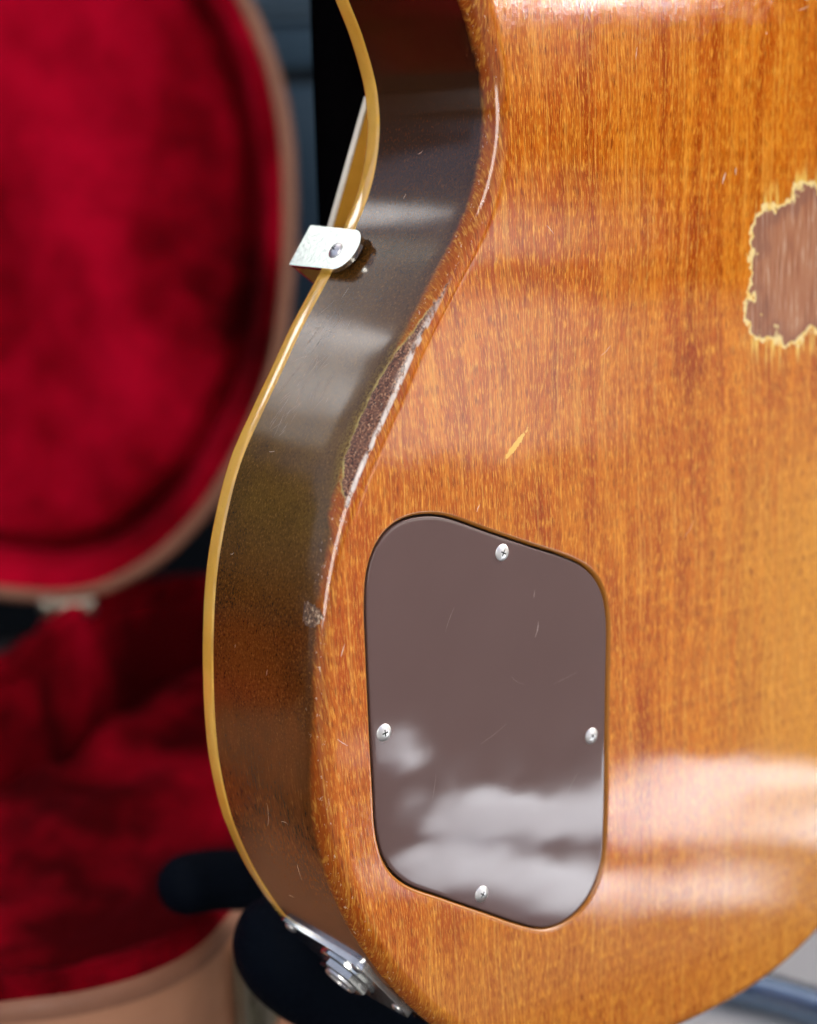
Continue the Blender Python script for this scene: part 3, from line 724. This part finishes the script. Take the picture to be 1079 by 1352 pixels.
# hedge with pale strip and white house wall added behind the camera for reflections
def dirp(az, dist, z): return Vector((sin(R(az))*dist, cos(R(az))*dist, z))
BACKDROP = mat_simple('hedge leaves', (.035, .06, .02), .7, 0, .004, .5)
bm = bmesh.new()
random.seed(3)
a0, b0 = dirp(134.4, 6000, 0), dirp(112, 6000, 0)
for i in range(1600):
    f = random.random(); base = a0.lerp(b0, f); h = random.uniform(-280, 1500+120*sin(f*14))
    c = base+Vector((random.uniform(-350, 350), random.uniform(-350, 350), h)); s = random.uniform(50, 110)
    u = Vector((random.gauss(0, 1), random.gauss(0, 1), random.gauss(0, 1))).normalized(); v = u.orthogonal().normalized()*s; w_ = u.cross(v)
    vs = [bm.verts.new(c+q) for q in (v, w_*.6, -v, -w_*.6)]; bm.faces.new(vs)
mid = (a0+b0)/2; ang = math.atan2((b0-a0).y, (b0-a0).x)
box(bm, mid+Vector((0, 0, 560)), ((b0-a0).length, 380, 1690), Matrix.Rotation(ang, 3, 'Z'))
hg = bm_obj('backdrop', bm, BACKDROP, None, smooth=False); tag(hg, 'added dark hedge across the yard behind the camera', 'backdrop')
STRIPM = make_ground('pale reflected strip', (.20, .20, .20), (.30, .29, .28), .01, .15, .8)
pa = [dirp(136.2, 1750, 0), dirp(136.4, 14000, 0), dirp(150, 14000, 0), dirp(152, 1650, 0)]
tag(mesh_pd('path', [(q.x, q.y, -284) for q in pa], [(0, 1, 2, 3)], STRIPM, None, smooth=False), kind='structure')  # pale ground strip added for the sheen mirrored in the back
PALE = mat_simple('white reflector paint', (.80, .80, .79), .7, 0, .001, .04)
bm = bmesh.new(); box(bm, dirp(-137, 3600, 1300)-Vector((80, 0, 0)), (160, 1500, 3200), None, 8)  # white wall added to throw a bright streak along the back corner
hw = bm_obj('streak_reflector', bm, PALE, None, smooth=False); tag(hw, 'added white wall behind the camera, mirrored along the body corner', 'wall')
GLINTM = mat_simple('glint sheet metal', (.86, .88, .92), .5, 1.0, .002, .04)  # metal sheet added and tilted to throw a sun glint onto the back
cn = empty('reflector', dirp(137.6, 5000, -285)); tag(cn, 'added sheet metal canopy on two poles across the yard behind the camera', 'reflector')
rad = dirp(137.6, 1, 0); tan_ = Vector((rad.y, -rad.x, 0)); nrm = (SUN+Vector((-rad.x, -rad.y, -.09))).normalized(); ctr = dirp(137.6, 5000, 712)
xa = Vector((0, 0, 1)).cross(nrm).normalized(); ctr = ctr + tan_*-60
bm = bmesh.new(); box(bm, ctr, (150, 420, 12), Matrix((xa, nrm.cross(xa), nrm)).transposed()); bm_obj('glint_sheet', bm, GLINTM, cn, smooth=False)
for q in (-60, 60): tube('pole', [ctr+xa*q-nrm*8+Vector((0, 0, -1010)), ctr+xa*q-nrm*8+Vector((0, 0, -500)), ctr+xa*q-nrm*8], 9, BLACKPOLE, cn, 10)
# white cloth added on the ground for the bands mirrored in the lacquer
PATCHM = mat_simple('white cotton cloth', (.76, .84, .95), .85, 0, .02, .04, .4, .3)
patches = empty('reflected_patches', (390, -360, -285)); tag(patches, 'white cotton cloth added behind the camera, cut to the bands mirrored in the back', 'patches')
def patch(pts, h=5):
    lp = ccw(resample(spline([Vector(p) for p in pts], 8), 5)); nn = normals2(lp); n = len(lp); V = []; F = []
    rows = [(0, -288), (0, -285), (1.5, -283), (4, -281.5)]
    for ins, z in rows:
        for i, p in enumerate(lp): q = p-nn[i]*ins; V.append((q.x, q.y, z+(.8*sin(i*.7) if ins > 1 else 0)))
    for r in range(3):
        for i in range(n): j = (i+1) % n; F.append((r*n+i, r*n+j, r*n+n+j, r*n+n+i))
    F.append(tuple(range(3*n, 4*n)))
    return mesh_pd('bright_patch', V, F, PATCHM, patches, sharp=50)
patch([(363, -516), (381, -528), (392, -520), (383, -498), (366, -486), (354, -495)])
patch([(308, -410), (339, -425), (376, -421), (391, -390), (421, -374), (458, -389), (479, -384), (508, -355), (547, -318), (559, -305),
       (540, -285), (523, -277), (500, -293), (479, -307), (441, -292), (415, -284), (394, -286), (373, -304), (371, -322), (337, -344), (310, -362), (300, -390)])
patch([(251, -361), (278, -374), (305, -356), (321, -325), (338, -292), (343, -269), (324, -255), (300, -258), (288, -266), (280, -290), (272, -328), (252, -340)])
patch([(345, -255), (379, -256), (418, -254), (396, -236), (375, -217), (344, -224), (334, -239)])
patch([(429, -271), (456, -276), (490, -273), (517, -267), (500, -235), (457, -220), (448, -239), (447, -258), (426, -257)])
# pale block added beyond the door for the glow in the side's gloss
BOUNCEM = mat_simple('bounce board render', (.44, .47, .51), .8, 0, .001, .05)
bm = bmesh.new(); nrm = Vector((.8, -.6, 0)); gc = dirp(-19.6, 8000, 2250)
box(bm, gc-nrm*450, (900, 1420, 5350), Matrix((nrm, Vector((.6, .8, 0)), Vector((0, 0, 1)))).transposed(), 6)
hs = bm_obj('bounceboard', bm, BOUNCEM, None, smooth=False); tag(hs, 'added pale sunlit house end standing beyond the panelled door', 'bounceboard')
bm = bmesh.new(); box(bm, dirp(-13.2, 10500, 6950), (200, 1500, 1900), Matrix((nrm, Vector((.6, .8, 0)), Vector((0, 0, 1)))).transposed(), 6)  # blue grey mass added to brighten the bracket plate by reflection
box(bm, dirp(-13.2, 10700, 2850), (1400, 1500, 6270), Matrix((nrm, Vector((.6, .8, 0)), Vector((0, 0, 1)))).transposed(), 6)
ut = bm_obj('bracket_reflector', bm, mat_simple('blue grey bounce cladding', (.082, .100, .106), .8, 0, .001, .05), None, smooth=False); tag(ut, 'added blue grey tower beyond the pale house end', 'slab')
